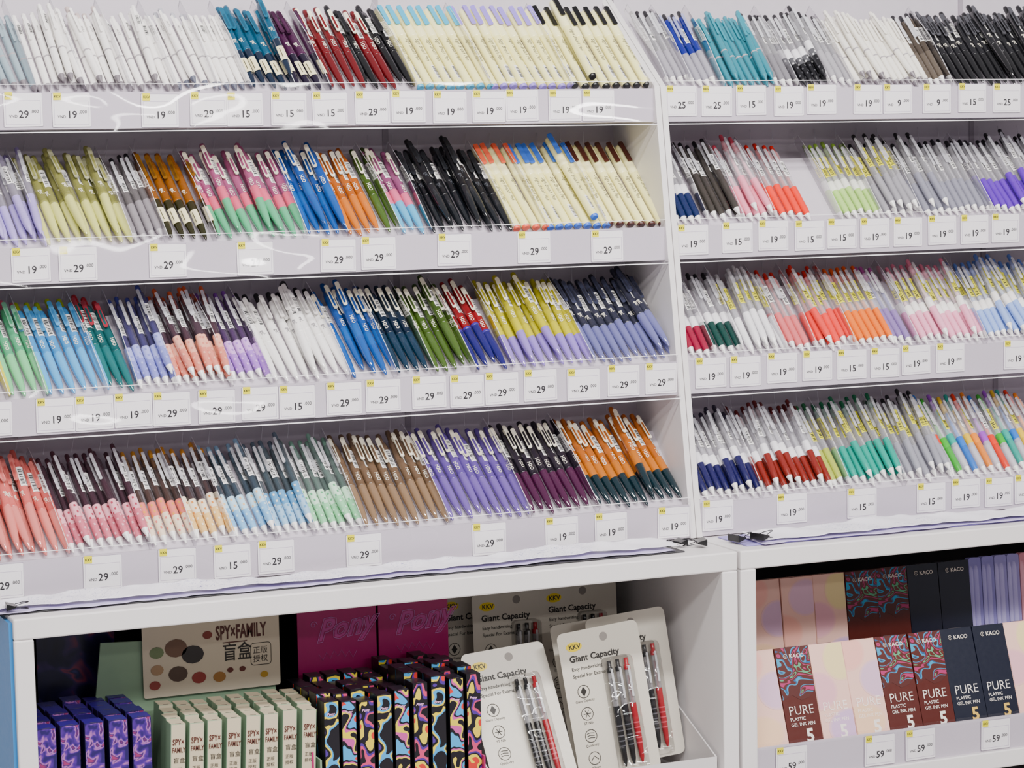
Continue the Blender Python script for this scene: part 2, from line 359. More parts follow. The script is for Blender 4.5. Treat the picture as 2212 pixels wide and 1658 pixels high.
G=[
 (0,-25,78,SL('#a2b6c0',"pale blue translucent click pen",au=.8,btn='#93a9b4')),
 (0,88,186,SL(WH,"white slim click pen",st=1)),(0,192,285,SL(WH,"white slim click pen",btn='#c9b8b4')),
 (0,292,385,SL(WH,"white slim click pen with barcode sticker",st=1)),(0,392,470,SL(WH,"white slim click pen with grey tip",tip='#5c5f70',btn='#b9b9c2')),
 (0,478,545,SL(WH,"white slim click pen with grey tip",tip='#5c5f70',st=1)),
 (0,553,640,C1('#0e5270','#101f34',"teal and navy translucent click pen",au=.84,clip='#185c7a',slot='#0e4862',txt="gel",lab=1,st=0)),
 (0,648,716,C1('#42163c','#1a1026',"plum translucent click pen",au=.84,clip='#34102e',txt="gel",lab=1,st=0)),
 (0,722,790,C1('#640c14','#5e0a12',"dark red click pen with cream clip")),(0,797,828,C1('#0c0c0f','#101013',"black click pen",clip='#222226')),
 (0,836,866,C1('#640c14','#5e0a12',"dark red click pen with cream clip")),(0,874,898,C1('#0c0c0f','#101013',"black click pen",clip='#222226')),
 (0,910,1062,cream_lb),(0,1070,1236,cream_lv),(0,1244,1400,cream_bk),
 (0,1448,1496,CL('#b0acb6',"clear pen with black button",al=.75,ink='#202026')),(0,1502,1562,CL('#b0adba',"clear pen with blue sleeve",up='#1c2890',au=.75,clip='#a8acd8',al=.7,ink='#18183c')),
 (0,1568,1676,SL('#348c9e',"teal slim translucent click pen",au=.82,tip='#2d7f90',tc='#cfe8ec')),
 (0,1682,1722,CL('#8e8b92',"clear pen with dark refill",ink='#18181c',al=.75)),(0,1728,1790,CL('#141418',"clear pen with black speckled grip",tip='#222226',c2='#55555a',c3='#e0e0e0',band='#f0eef2')),
 (0,1796,1842,CL('#bab7be',"clear pen with grey refill",ink='#4d4a56',al=.7)),
 (0,1848,2010,SL('#f1ede4',"white slim click pen")),(0,2016,2056,CL('#5a5046',"smoky taupe click pen",up='#52483e',au=.72)),
 (0,2062,END,C1('#18181c','#121215',"black click pen with clear clip",clip='#4a4a50',txt="gel")),
 # row 2
 (1,-25,100,CL('#a898d4',"lavender click pen with smoky barrel",up='#a09aaa',au=.58,tip='#a898d4',btn='#9585b8')),
 (1,108,286,C1('#8c8c4a','#cccd78',"pale yellow click pen with olive barrel",au=.68,clip='#a8a884',txt="gel",btn='#8c8c4c')),
 (1,296,366,CL('#8c868c',"grey click pen",up='#6e696b',au=.68,tip='#b2adb1')),
 (1,374,470,C1('#864c04','#26240a',"amber and dark olive translucent click pen",au=.82,clip='#7c5008',slot='#5e3c04',txt="gel",lab=1,st=0)),
 (1,478,662,C1('#964a70','#52aa7c',"mauve, pink and green click pen with cream clip",mid='#da5c7a')),
 (1,672,752,blueP),(1,760,838,orangeP),(1,845,866,oliveP),
 (1,876,930,C1('#804268','#50a8d2',"mauve, pink and light blue click pen",mid='#da6488')),
 (1,940,1104,C1('#101216','#13161b',"matte black click pen",clip='#1e2126',btn='#0c0c10',txt="gel",tc='#4a4d54')),
 (1,1118,1182,cream_co),(1,1190,1312,cream_bl),(1,1320,1432,cream_br),
 (1,1468,1528,CL('#142450',"clear pen with navy grip",ink='#3a3844',band='#f0eef2')),
 (1,1536,1604,CL('#3a3632',"dark grey translucent click pen",up='#403c38',au=.74)),
 (1,1612,1676,CL('#ec92a8',"pink click pen with clear barrel",btn='#d04a60',ink='#e6a4b2')),
 (1,1684,1752,CL('#f03622',"bright red click pen with clear barrel",btn='#c81c10',ink='#b04a40')),
 (1,1822,1902,CL('#b0d878',"pale green click pen with yellow sticker",btn='#80a438',ink='#9cb07c',st=YS,band='#eef0e4')),
 (1,1910,1990,CL('#b0aeb6',"clear pen with black refill and yellow sticker",ink='#141418',st=YS,al=.65)),
 (1,1996,2146,CL('#9c9cac',"clear pen with grey refill",ink='#33333f',al=.7)),
 (1,2152,END,CL('#642cb6',"purple click pen with dark cap",ink='#281a34')),
 # row 3
 (2,-25,22,C1('#aca812','#ccc438',"yellow click pen",btn='#b02030')),(2,30,104,C1('#4a9e72','#72c488',"mint green click pen",btn='#c8546e',clip='#7cba96')),
 (2,112,236,C1('#3c88c2','#50a2da',"sky blue click pen",btn='#9cb014',clip='#56a0d2')),
 (2,244,300,C1('#0e5052','#146466',"teal click pen with red button",btn='#a81424',clip='#a4303e')),
 (2,308,384,CL('#8084cc',"blue violet click pen with smoky barrel",up='#48446a',au=.64,ink='#303080',btn='#4046a0',c2='#a0a4e0')),
 (2,392,504,CL('#da806e',"coral click pen with smoky barrel",up='#4a3842',au=.64,ink='#501e22',btn='#da5e2e',c2='#eca890')),
 (2,512,588,CL('#a470cc',"lilac click pen with smoky barrel",up='#4c3a58',au=.64,ink='#502270',btn='#8040a8',c2='#d0a0e4')),
 (2,600,756,C1('#f0eeeb','#f3f1ef',"white click pen with black button",btn='#141418',clip='#dedad6',slot='#b4b0b0',txt="gel",tc='#77747a')),
 (2,768,858,blueP),(2,866,940,C1('#081c30','#082a40',"dark navy click pen with cream clip")),
 (2,948,1028,oliveP),(2,1036,1108,C1('#800c16','#1c1866',"red and navy click pen with cream clip",ring='#3a2a8c')),
 (2,1116,1280,C1('#aaa210','#9078c8',"yellow and lilac click pen with cream clip",mid='#c0b810')),
 (2,1290,1456,C1('#292b3a','#67689c',"slate blue click pen with dark barrel",clip='#363a50',btn='#1e2030',txt="gel")),
 (2,1486,1546,CL('#901238',"clear pen with crimson grip",band='#f0eef2',ink='#5a5864')),(2,1552,1606,CL('#103e38',"clear pen with dark green grip",band='#f0eef2',ink='#5a5864')),
 (2,1612,1700,CL('#ecebee',"clear pen with white grip and yellow sticker",st=YS,ink='#8a8892',btn='#c4c4c8')),
 (2,1706,1764,CL('#e67478',"pink-red translucent click pen",al=.85,btn='#c82018',ink='#bc4848')),
 (2,1770,1850,CL('#ec3e38',"coral red click pen with yellow sticker",btn='#d02014',ink='#c45850',st=YS)),
 (2,1856,1936,CL('#f07410',"orange click pen with yellow sticker",btn='#e05604',ink='#cc7c3c',st=YS)),
 (2,1942,1982,CL('#947ab8',"clear violet click pen",al=.8,btn='#a84098',ink='#5858a0')),
 (2,1990,2130,CL('#f0a4c0',"white and pink click pen with clear barrel",btn='#e0809c',ink='#e4c0ca',band=WH,st=YS)),
 (2,2136,END,CL('#94b0ea',"light blue click pen with yellow sticker",btn='#6284d0',ink='#b0c0dc',st=YS,band=WH)),
 # row 4
 (3,-25,150,C1('#c8605a','#d87a72',"salmon pink click pen with copper tip",clip='#d47a72',btn='#b4544c',txt="gel")),
 (3,160,330,CL('#cc6c7e',"pink click pen with smoky barrel",up='#402c36',au=.68,ink='#40182a',btn='#4c2834',c2='#e8a8b4',c3='#a83850')),
 (3,338,425,CL('#f0dac0',"cream click pen with orange band and smoky barrel",up='#4a3c38',au=.64,ink='#4e2618',btn='#c08628',c2='#e27c70',c3='#e0a040')),
 (3,432,508,CL('#e8be78',"pale orange click pen with smoky barrel",up='#42383c',au=.64,ink='#603816',btn='#c88628',c2='#f2e2c8',c3='#d88838')),
 (3,516,600,CL('#7cb4e0',"light blue click pen with smoky barrel",up='#404c56',au=.6,ink='#163852',btn='#88aac4',c2='#b8dcf0',c3='#e8c090')),
 (3,608,682,CL('#98c0de',"pale blue click pen with smoky barrel",up='#485258',au=.6,ink='#164052',btn='#5c6c7a',c2='#5e9ac6',c3='#e4e0d4')),
 (3,690,784,CL('#88cc9a',"mint green click pen with smoky barrel",up='#6c7c78',au=.55,ink='#30604c',btn='#7aa490',c2='#c4e8cc',c3='#5aa878')),
 (3,796,968,C1('#644e3a','#82684e',"taupe brown click pen with cream clip")),(3,980,1146,C1('#5a448e','#6a529e',"violet click pen with cream clip")),
 (3,1156,1294,C1('#1c1620','#421036',"black and plum click pen with cream clip")),(3,1302,1476,C1('#a65810','#0c242c',"orange and dark teal click pen with cream clip",mid='#b66818')),
 (3,1514,1646,CL('#1a184e',"clear pen with navy grip and white collar",band='#f0eef2',ink='#9a96a2',btn='#241e32')),
 (3,1654,1800,CL('#7c2018',"clear pen with brick red grip and white collar",band='#f0eef2',ink='#9a96a2',btn='#5e1010')),
 (3,1810,1836,CL('#b8c44c',"clear pen with yellow sticker",st=YS,al=.8,btn='#226e42')),
 (3,1842,1954,CL('#149c8a',"turquoise click pen with yellow sticker",btn='#067048',ink='#1a1e22',st=YS)),
 (3,1962,2060,CL('#aaaab6',"clear pen with black refill and yellow sticker",al=.65,ink='#16161c',st=YS)),
]
multi=['#e8381c','#f08a28','#2c74d0','#3cb034','#a048c8','#e8c030','#28a898']
u=2066
mi_=0
while u<END:
    c=multi[(mi_*3)%7]; G.append((3,u,u+2,CL(c if mi_%2 else '#dcdae4',"clear multicolour pen with bright refill",al=.8 if mi_%2 else .5,ink=c,btn=multi[(mi_+2)%7],band=c,st=[None,WS,YS][mi_%3])))
    u+=17; mi_+=1
TIER=["top tier","second tier","third tier","bottom tier"]
npen=0; cache={}
EX=Vector((1,0,0))
for row,u0,u1,k in G:
    key=id(k)
    if key not in cache:
        root,parts=make_pen(k)
        ro=bpy.data.objects.new(NAME[k['t']],root); po=[]
        for n,me,lb in parts:
            o=bpy.data.objects.new(n,me)
            if lb: o["label"]=lb
            po.append(o)
        cache[key]=(ro,po)
    ro,po=cache[key]
    r=RAD[k['t']]; pitch=PITCH[k['t']]
    base=Vector((0,YL[row]+FB,ZL[row]+FH))+nv*(r+.0004)+sv*.0045
    x=XU(u0,base.y,base.z); xe=XU(u1,base.y,base.z)
    n=max(1,int(round((xe-x)/pitch+.6)))
    st=pitch if n<2 else max(pitch*.985,(xe-x)/(n-1)) if (xe-x)/(n-1)<pitch*1.2 else pitch
    lm=random.uniform(5.5,8.5) if u0<1430 else random.uniform(.5,3)
    slots=[(i,0) for i in range(n)]
    pl={'clear':.42,'slim':.34,'click':.22,'brush':.10}[k['t']]
    if n>4: slots+=[(i+.5,1) for i in range(1,n-1) if random.random()<pl]
    drift=0
    for i,lay in slots:
        drift=.55*drift+random.uniform(-1.2,1.2)
        lam=math.radians(lm+drift+(random.uniform(-4.5,3.5) if lay else 0))
        a=sv*math.cos(lam)-EX*math.sin(lam)
        yv=-nv; xv=yv.cross(a)
        M=Matrix.Identity(4)
        mx_=.003 if k['t']=='brush' else .008
        off=base+sv*random.uniform(0,mx_)+Vector((x+i*st,0,0))
        if random.random()<.14 and k['t']!='brush': off+=sv*.005
        if lay: off+=nv*(r*2.05)+sv*.003
        for q in range(3): M[q][0]=xv[q]; M[q][1]=yv[q]; M[q][2]=a[q]; M[q][3]=off[q]
        tw=random.uniform(-48,10) if k['t']!='brush' else random.uniform(-28,8)
        M=M@Matrix.Rotation(math.radians(tw),4,'Z')
        o=ro.copy(); COL.objects.link(o); o.matrix_basis=M
        o["label"]=k['d']+(" atop other pens" if lay else " on rack"); o["category"]="pen"
        o["group"]="pens on the "+TIER[row]
        for c in po:
            if c.name.startswith("barcode") and random.random()<.2: continue
            cc=c.copy(); COL.objects.link(cc); cc.parent=o
        npen+=1
    # divider before the group
    if u1-u0>40:
        dx=XU(u0,base.y,base.z)-st*.5-.0003
        ri=0 if u0<1430 else 1
        if (dx>.012 and ri==0) or (ri==1 and dx>.915):
            fy,fz=YL[row]+FB,ZL[row]+FH
            b=MB(); p0=Vector((0,fy,fz)); q=[p0+sv*.001,p0+sv*.158,p0+sv*.158+nv*.014,p0+sv*.09+nv*.022,p0+sv*.004+nv*.016]
            tl=math.tan(math.radians(lm)); ox=dx-racks[ri].location.x
            vs=[]
            for xx in (0,.0009):
                for w in q: vs.append((ox+xx-tl*(w-p0).dot(sv),w.y,w.z))
            b.add(vs,[(0,1,2,3,4),(9,8,7,6,5)]+[(i,i+5,(i+1)%5+5,(i+1)%5) for i in range(5)],acryl2)
            b.tube([(ox+.00045-tl*(w-p0).dot(sv),w.y,w.z) for w in (q[1],q[2],q[3],q[4])],.0005,mat('#f2f0f6',.2,.7),4)
            link("tray_divider",b,parent=racks[ri],label="clear acrylic tray divider")
print("pens",npen)

# ------------------------------------------------------------------ price tags
tcache={}
def tag(val,x,y,z,rot=0,group="price tags"):
    if val not in tcache:
        b=MB(); b.plate(rr(0,.045,0,.039,.001,2),-.0006,0,mat('#fbf9f9',.35))
        b.box(-.0003,.0453,.0001,.0003,-.0004,.0394,mat('#948a9c',.5))
        ink=mat('#1e1c20',.5); ln=mat('#c4b8cc',.5)
        for a in ((.002,.043,.0025,.0029),(.002,.043,.030,.0304),(.002,.0024,.0025,.030),(.0426,.043,.0025,.030)):
            b.box(a[0],a[1],-.0008,-.0006,a[2],a[3],ln)
        b.text("VND",.0046,.0060,.0105,ink,y=-.0009,bold=.008)
        b.text(val,.0122,.0170 if len(val)>1 else .022,.0102,ink,y=-.0009,bold=.014)
        b.text(".000",.0055,.0312,.0156,ink,y=-.0009,bold=.008)
        me=b.mesh("price_tag")
        g=MB(); g.box(.0015,.0105,-.0012,-.0006,.0315,.0400,mat('#f0e800',.35)); g.text("KKV",.0042,.0022,.0342,mat('#2a2a20',.5),y=-.0014,bold=.02)
        tcache[val]=(bpy.data.objects.new("price_tag",me),bpy.data.objects.new("corner_sticker",g.mesh("corner_sticker")))
    a,c=tcache[val]
    o=a.copy(); COL.objects.link(o); o.matrix_basis=Matrix.Translation((x,y,z))@Matrix.Rotation(rot,4,'Y')
    o["label"]="white price tag reading %s.000 with yellow corner sticker"%val; o["category"]="price tag"; o["group"]=group
    cc=c.copy(); COL.objects.link(cc); cc.parent=o; cc["label"]="yellow logo sticker"
TG=[
 [(8,29),(113,19),(305,19),(410,29),(490,15),(585,15),(675,15),(767,29),(845,19),(935,19),(1020,19),(1092,19),(1185,19),(1258,19),
  (1437,25),(1515,25),(1590,15),(1672,19),(1743,19),(1843,19),(1908,9),(1993,9),(2070,15),(2145,25)],
 [(25,19),(127,29),(322,29),(512,29),(692,29),(780,29),(945,29),(1118,29),(1277,29),
  (1462,19),(1560,15),(1638,19),(1717,15),(1787,15),(1858,19),(1930,19),(2005,19),(2075,19),(2142,19)],
 [(-60,9),(78,19),(148,19),(238,19),(330,29),(428,29),(522,29),(603,15),(705,29),(790,29),(890,29),(972,29),(1048,29),(1132,29),(1225,29),(1312,29),(1397,29),
  (1502,19),(1577,19),(1657,19),(1733,19),(1808,15),(1880,15),(1948,19),(2022,19),(2168,19)],
 [(-35,29),(180,29),(342,29),(462,15),(557,29),(748,29),(1020,29),(1178,19),(1285,19),(1425,19),
  (1517,19),(1678,19),(1830,15),(1980,15),(2055,19),(2127,19),(2192,19)]]
for row in range(4):
    last=-9
    for uu,val in TG[row]:
        y=YL[row]-.0006; z=ZL[row]+(.001 if uu<1430 else .005)
        x=XU(uu,y,z+.02)
        if uu<1430: x=min(x,.899-.008-.046)
        else: x=max(x,.900+.0088)
        x=max(x,last+.0458); last=x
        tag(str(val),x,y,z+random.uniform(0,.0025),random.uniform(-.014,.014),"price tags on the "+TIER[row])

# ------------------------------------------------------------------ papers and clips on cabinet tops
def paper(x0,x1,y0,y1,z,amp,seed,m,label,hump=0,skew=0):
    rnd=random.Random(seed); ph=[rnd.uniform(0,6) for _ in range(8)]
    nx,ny=200,16; vs=[];fs=[]
    for i in range(nx+1):
        for j in range(ny+1):
            s=i/nx; q=j/ny
            w=(math.sin(s*9+ph[0]+q)*.5+math.sin(s*19+ph[1]-q*2)*.35+math.sin(s*37+ph[2]+q*3)*.28+math.sin(s*83+ph[5]+q*5)*.26+math.sin(s*151+ph[6]-q*7)*.14+1.1)*amp*(.35+.65*q)
            edge_=.0030*math.sin(s*23+ph[3])+.0022*math.sin(s*61+ph[4])+.0010*math.sin(s*150+ph[6])
            vs.append((x0+(x1-x0)*s,y0+(y1-y0)*q+edge_*(1 if j==0 else .5)+skew*s,z+max(0,w)+hump*q*q*min(1,math.sin(s*math.pi)*2)))
    for i in range(nx):
        for j in range(ny):
            a=i*(ny+1)+j; fs.append((a,a+ny+1,a+ny+2,a+1))
    b=MB(); b.add(vs,fs,m,True); o=link("paper_sheet",b,label=label,cat="paper",group="scratch papers on cabinets")
    sd=o.modifiers.new("s",'SOLIDIFY'); sd.thickness=.0003
def scribble():
    M_=bpy.data.materials.new("scribbled_paper"); M_.use_nodes=True; nt=M_.node_tree; b=nt.nodes["Principled BSDF"]
    b.inputs["Roughness"].default_value=.35
    tc=nt.nodes.new("ShaderNodeTexCoord"); n=nt.nodes.new("ShaderNodeTexNoise"); n.inputs["Scale"].default_value=60; n.inputs["Distortion"].default_value=3; n.inputs["Detail"].default_value=2
    cr=nt.nodes.new("ShaderNodeValToRGB"); e=cr.color_ramp.elements; e.new(.5); e.new(.5)
    for i,(p,c) in enumerate(((.478,'#f8f5ff'),(.488,'#6a64a8'),(.496,'#6a64a8'),(.506,'#f8f5ff'))): e[i].position=p; e[i].color=(*lin(c),1)
    n2=nt.nodes.new("ShaderNodeTexNoise"); n2.inputs["Scale"].default_value=9
    mr=nt.nodes.new("ShaderNodeMapRange"); mr.inputs["From Min"].default_value=.48; mr.inputs["From Max"].default_value=.52
    mx=nt.nodes.new("ShaderNodeMix"); mx.data_type='RGBA'; mx.inputs[6].default_value=(*lin('#f8f5ff'),1)
    for x in (n,n2): nt.links.new(tc.outputs["Object"],x.inputs["Vector"])
    nt.links.new(n.outputs["Fac"],cr.inputs[0]); nt.links.new(n2.outputs["Fac"],mr.inputs["Value"])
    nt.links.new(mr.outputs["Result"],mx.inputs[0]); nt.links.new(cr.outputs[0],mx.inputs[7]); nt.links.new(mx.outputs[2],b.inputs["Base Color"])
    return M_
scr=scribble(); plain=mat('#cdc2ea',.35)
one("clipboard",-.02,.838,.026,.108,TOP+.0003,TOP+.0018,mat('#15151a',.4),label="long black clipboard lying on the white cabinet top",cat="clipboard",bevel=.0005)
paper(-.02,.828,.022,.080,TOP+.0026,.0012,1,plain,"long lilac paper sheet on black clipboard",skew=.010)
paper(-.018,.835,.030,.078,TOP+.0062,.0036,2,scr,"long scribbled test paper on black clipboard",skew=.010)
one("clipboard",.925,1.78,.026,.104,TOP+.0003,TOP+.0018,mat('#8f84c8',.4),label="long violet board lying on the white cabinet top",cat="clipboard",bevel=.0005)
paper(.945,1.78,.018,.082,TOP+.0028,.0010,5,plain,"long lilac paper sheet on violet board")
paper(.95,1.78,.026,.086,TOP+.0056,.0036,6,scr,"ruffled scribbled test paper on violet board")
def clip(x,y,z,rot,s=.62):
    blk=mat('#121214',.3); b=MB()
    b.prismx([(-.008,0),(.008,.0045),(.008,.0075),(-.008,.012),(-.0088,.012),(-.0088,0)],-.016,.016,blk)
    b.box(-.016,.016,-.0095,-.0088,0,.012,blk)
    M=Matrix.Translation((x,y,z))@Matrix.Rotation(rot,4,'Z')@Matrix.Scale(s,4)
    o=link("binder_clip",b,label="black binder clip with wire handles holding test paper",cat="binder clip",M=M,group="binder clips",bevel=.0004)
    for zz,s in ((.0078,1),(.0042,-1)):
        g=MB(); g.tube([(-.009,.008,zz),(-.006,.020,zz+.003*s),(-.004,.030,zz+.004*s),(0,.0325,zz+.0045*s),(.004,.030,zz+.004*s),(.006,.020,zz+.003*s),(.009,.008,zz)],.0008,mat('#3a3a3e',.25,metal=.8))
        link("wire_handle",g,parent=o)
clip(.850,.064,TOP+.003,math.radians(100)); clip(.872,.050,TOP+.003,math.radians(75),.7)
clip(.925,.050,TOP+.004,math.radians(-80),.7); clip(.950,.036,TOP+.006,math.radians(-70),.7); clip(.004,.030,TOP+.006,math.radians(-95),.6)

# ------------------------------------------------------------------ cartons
def carton(name,label,x,y,z,w,d,h,body,faces=None,back=0,roll=0,group=None,texts=(),top=None,yaw=0,extra=None):
    b=MB(); b.box(0,w,0,d,0,h,body)
    if top: b.box(.0004,w-.0004,.0004,d-.0004,h,h+.0003,top)
    if faces: b.box(.0006,w-.0006,-.0002,0,.0006,h-.0006,faces)
    if extra: extra(b,w,h)
    for t in texts: b.text(*t[:5],y=-.0008,**(t[5] if len(t)>5 else {}))
    b.box(w*.3,w*.7,d*.02,d*.06,h+.0002,h+.0006,mat('#3a3438',.6))
    a=math.radians(back)
    M=Matrix.Translation((x,y,z+d*math.sin(a)+(w*math.sin(math.radians(abs(roll))) if roll else 0)))@Matrix.Rotation(math.radians(yaw),4,'Z')@Matrix.Rotation(-math.radians(roll),4,'Y')@Matrix.Rotation(-a,4,'X')
    return link(name,b,label=label,cat="box",M=M,group=group)
# purple boxes
purp=pattern("purple_galaxy_print",[(0,'#100a3c'),(.40,'#24105a'),(.50,'#4a2088'),(.585,'#a868a8'),(.62,'#221460'),(.7,'#8a2c60')],75,1,.35,interp='LINEAR')
psid=mat('#140a3c',.35)
zt=P(140,1568,.06).z
for r_ in range(5):
    for c_,uu in enumerate((78,130,182,234,284)):
        x=XU(uu,.06,zt)+random.uniform(-.0006,.0006); y=.06+r_*.029
        carton("blind_box","small purple galaxy-print carton standing in tight rows",x,y,SH,.0222,.0235,zt-SH+random.uniform(-.002,.002),psid,purp,group="purple cartons",top=mat('#2c1876',.35))
p=P(78,1385,.235); b=MB(); b.plate(rr(0,.095,0,.268,.003),0,.002,pattern("dark_header_print",[(0,'#080818'),(.46,'#10103a'),(.55,'#301c58'),(.61,'#80304c'),(.66,'#18184a'),(.72,'#4a4a90')],30,.8,.3,interp='LINEAR'))
link("display_header",b,label="dark navy display header card behind purple cartons",cat="display card",M=Matrix.Translation((p.x,.235,SH)))
# mint counter display
mint='#84a084'; mm=mat(mint,.5); beige=mat('#c4b79c',.5); brown=mat('#4e1c14',.5); ink=mat('#1c1612',.5)
xl=XU(345,.05,.75)-.012; xr=XU(690,.05,.75)
dsp=empty("counter_display","mint green counter display with cream header card","display stand",(xl,0,SH))
wd=xr-xl
one("tray_wall",0,wd,.040,.042,0,.05,mm,parent=dsp); one("tray_wall",0,.002,.042,.19,0,.09,mm,parent=dsp); one("tray_wall",wd-.002,wd,.042,.19,0,.09,mm,parent=dsp)
b=MB(); b.plate([(0,0),(wd,0),(wd,.08),(wd-.01,.155),(wd-.02,.215),(-.02,.225),(-.028,.16),(0,.14)],.19,.193,mm); link("back_board",b,parent=dsp)
pz=P(312,1510,.183); px2=P(608,1510,.183); ht=P(400,1345,.183).z-pz.z+.012
hw=px2.x-pz.x
b=MB(); b.plate(rr(0,hw,0,ht,.003),-.0015,0,mat('#c8bca8',.5))
h0=ht-.012
b.text("SPY×FAMILY",.0235,hw*.53,h0*.72,brown,y=-.002,bold=.03,sx=.50)
b.text("盲盒",.0235,hw*.575,h0*.43,ink,y=-.002,bold=.01,sx=.8)
b.box(hw*.58,hw*.76,-.0019,-.0015,h0*.66,h0*.675,brown)
b.text("正版",.0095,hw*.80,h0*.48,ink,y=-.002); b.text("授权",.0095,hw*.80,h0*.36,ink,y=-.002)
q=rr(hw*.785,hw*.935,h0*.31,h0*.62,.004)
b.tube([(a,-.0018,c) for a,c in q],.0004,ink,4,True)
for cx_,cz_,rr_,cc in ((.1,.62,.009,'#6a7a54'),(.10,.38,.008,'#a08060'),(.47,.80,.006,'#7a2c20'),(.55,.2,.008,'#98682c'),(.88,.17,.005,'#b08820'),(.08,.17,.007,'#8a3430'),(.72,.28,.004,'#5a1c14'),(.63,.28,.004,'#5a1c14'),(.25,.30,.012,'#4a362c'),(.36,.55,.014,'#2a2426'),(.24,.66,.014,'#6a4c3c'),(.40,.22,.009,'#8a2c28')):
    b.plate([(hw*cx_+rr_*math.cos(a*.52),h0*cz_+rr_*.8*math.sin(a*.52)) for a in range(12)],-.0022,-.0019,mat(cc,.5))
link("header_card",b,parent=dsp,M=Matrix.Translation((pz.x-xl,.186,pz.z-SH)),label="cream header card with dark red lettering")
zt=P(470,1556,.05).z; h=zt-SH
for r_ in range(4):
    for uu in (356,396,436,476,517,558,599,640):
        x=XU(uu,.05,zt)+r_*.003; y=.046+r_*.032
        tx=(("SPY×",.0098,.0018,h-.022,brown,dict(bold=.02,sx=.66)),("FAMILY",.0084,.0015,h-.031,brown,dict(bold=.02,sx=.57)),("盲盒",.0070,.003,h-.043,ink),("正版",.0050,.0032,h-.053,ink),("授权",.0050,.0032,h-.060,ink))
        carton("blind_box","slim cream and mint carton with dark red lettering",x,y,SH,.0172,.024,h+random.uniform(0,.004),mm,beige,group="cream and mint cartons",texts=tx,top=beige,roll=-random.uniform(2,3))
# magenta counter display
mg=mat('#a80a62',.4); mg2=mat('#b00c6a',.35); lav=mat('#d884cc',.4)
xl=XU(674,.05,.75); xr=XU(1040,.05,.75); wd=xr-xl
dsp=empty("counter_display","magenta counter display with two tall header panels","display stand",(xl,0,SH))
one("tray_wall",0,wd,.044,.046,0,.04,mg,parent=dsp); one("tray_wall",-.002,0,.044,.21,0,.10,mg,parent=dsp); one("tray_wall",wd,wd+.002,.044,.21,0,.07,mg,parent=dsp)
for a,c in ((645,815),(820,970)):
    q0=P(a,1450,.215); q1=P(c,1450,.215); w=q1.x-q0.x; h=.262
    b=MB(); b.plate(rr(0,w,0,h,.002),0,.002,mg2)
    b.outline("Pony",.038,w*.24,h-.068,lav,.0005,rot=.12,shear=.45,bold=.04)
    b.text("Pony",.038,w*.24,h-.068,mat('#c8489c',.4),y=-.0002,bold=.0,rot=.12,shear=.45)
    b.tube([(w*.24-.004+.005*math.cos(i*.6)*(1-i*.06),-.0005,h-.046+.005*math.sin(i*.6)*(1-i*.06)) for i in range(13)],.0005,lav,4)
    b.tube([(w*.26+i*.0050,-.0004,h-.080-(.009 if i%2 else 0)-abs(i-5)*.0008) for i in range(11)],.0003,lav,4)
    link("header_panel",b,parent=dsp,M=Matrix.Translation((q0.x-xl,.215,0)))
ponys=[pattern("bright_patch_print_"+n,[(0,'#120f18'),(.40,'#120f18'),(.43,c1),(.48,c2),(.52,'#14111a'),(.57,c3),(.63,'#c83028')],46,.2,.35,stretch=(1,1,.8),seedv=sd) for n,c1,c2,c3,sd in (("blue",'#3a9cd8','#e0c830','#4a2a88',1.3),("gold",'#e0c830','#c04c98','#3a9cd8',4.1),("rose",'#c83c6c','#4a2a88','#e0c830',7.7))]
blk=mat('#100e14',.35)
zt=P(800,1502,.06).z; h=zt-SH
for r_ in range(5):
    for ci,uu in enumerate((694,732,770,808,846,886,926,965,1002)):
        x=XU(uu,.06,zt)+random.uniform(-.0003,.0003); y=.05+r_*.0305+random.uniform(0,.002)
        carton("blind_box","narrow black carton with bright patch print",x,y,SH,.0184,.0265,h+(.014 if uu>860 else 0)+random.uniform(-.004,.005),blk,ponys[(ci+r_)%3],group="black patterned cartons",
               texts=(("Pony",.0048,.0032,h-.016,mat('#f0b8e0',.4),dict(bold=.02,shear=.3)),),top=mat('#1a161f',.35))
# ------------------------------------------------------------------ blister packs
cardm=mat('#cec8bb',.35); inkd=mat('#1c1815',.5); red=mat('#a01020',.25); yel=mat('#ecd010',.4)
xl=XU(1068,.02,.7)
xr=.872
dsp=empty("counter_display","white counter tray holding carded pens","display stand",(xl,0,SH))
wd=xr-xl; wm=mat('#d0cccc',.4)
b=MB(); b.prismx([(.012,0),(.30,0),(.30,.12),(.20,.12),(.012,.040)],wd-.002,wd,wm); link("tray_wall",b,parent=dsp)
b=MB(); b.prismx([(.012,0),(.30,0),(.30,.12),(.20,.12),(.012,.040)],0,.002,wm); link("tray_wall",b,parent=dsp)
one("tray_front",0.002,wd-.002,.012,.014,0,.040,wm,parent=dsp); one("tray_base",.002,wd-.002,.014,.30,0,.003,wm,parent=dsp)
one("riser",.002,wd-.002,.205,.29,.003,.04,wm,parent=dsp)
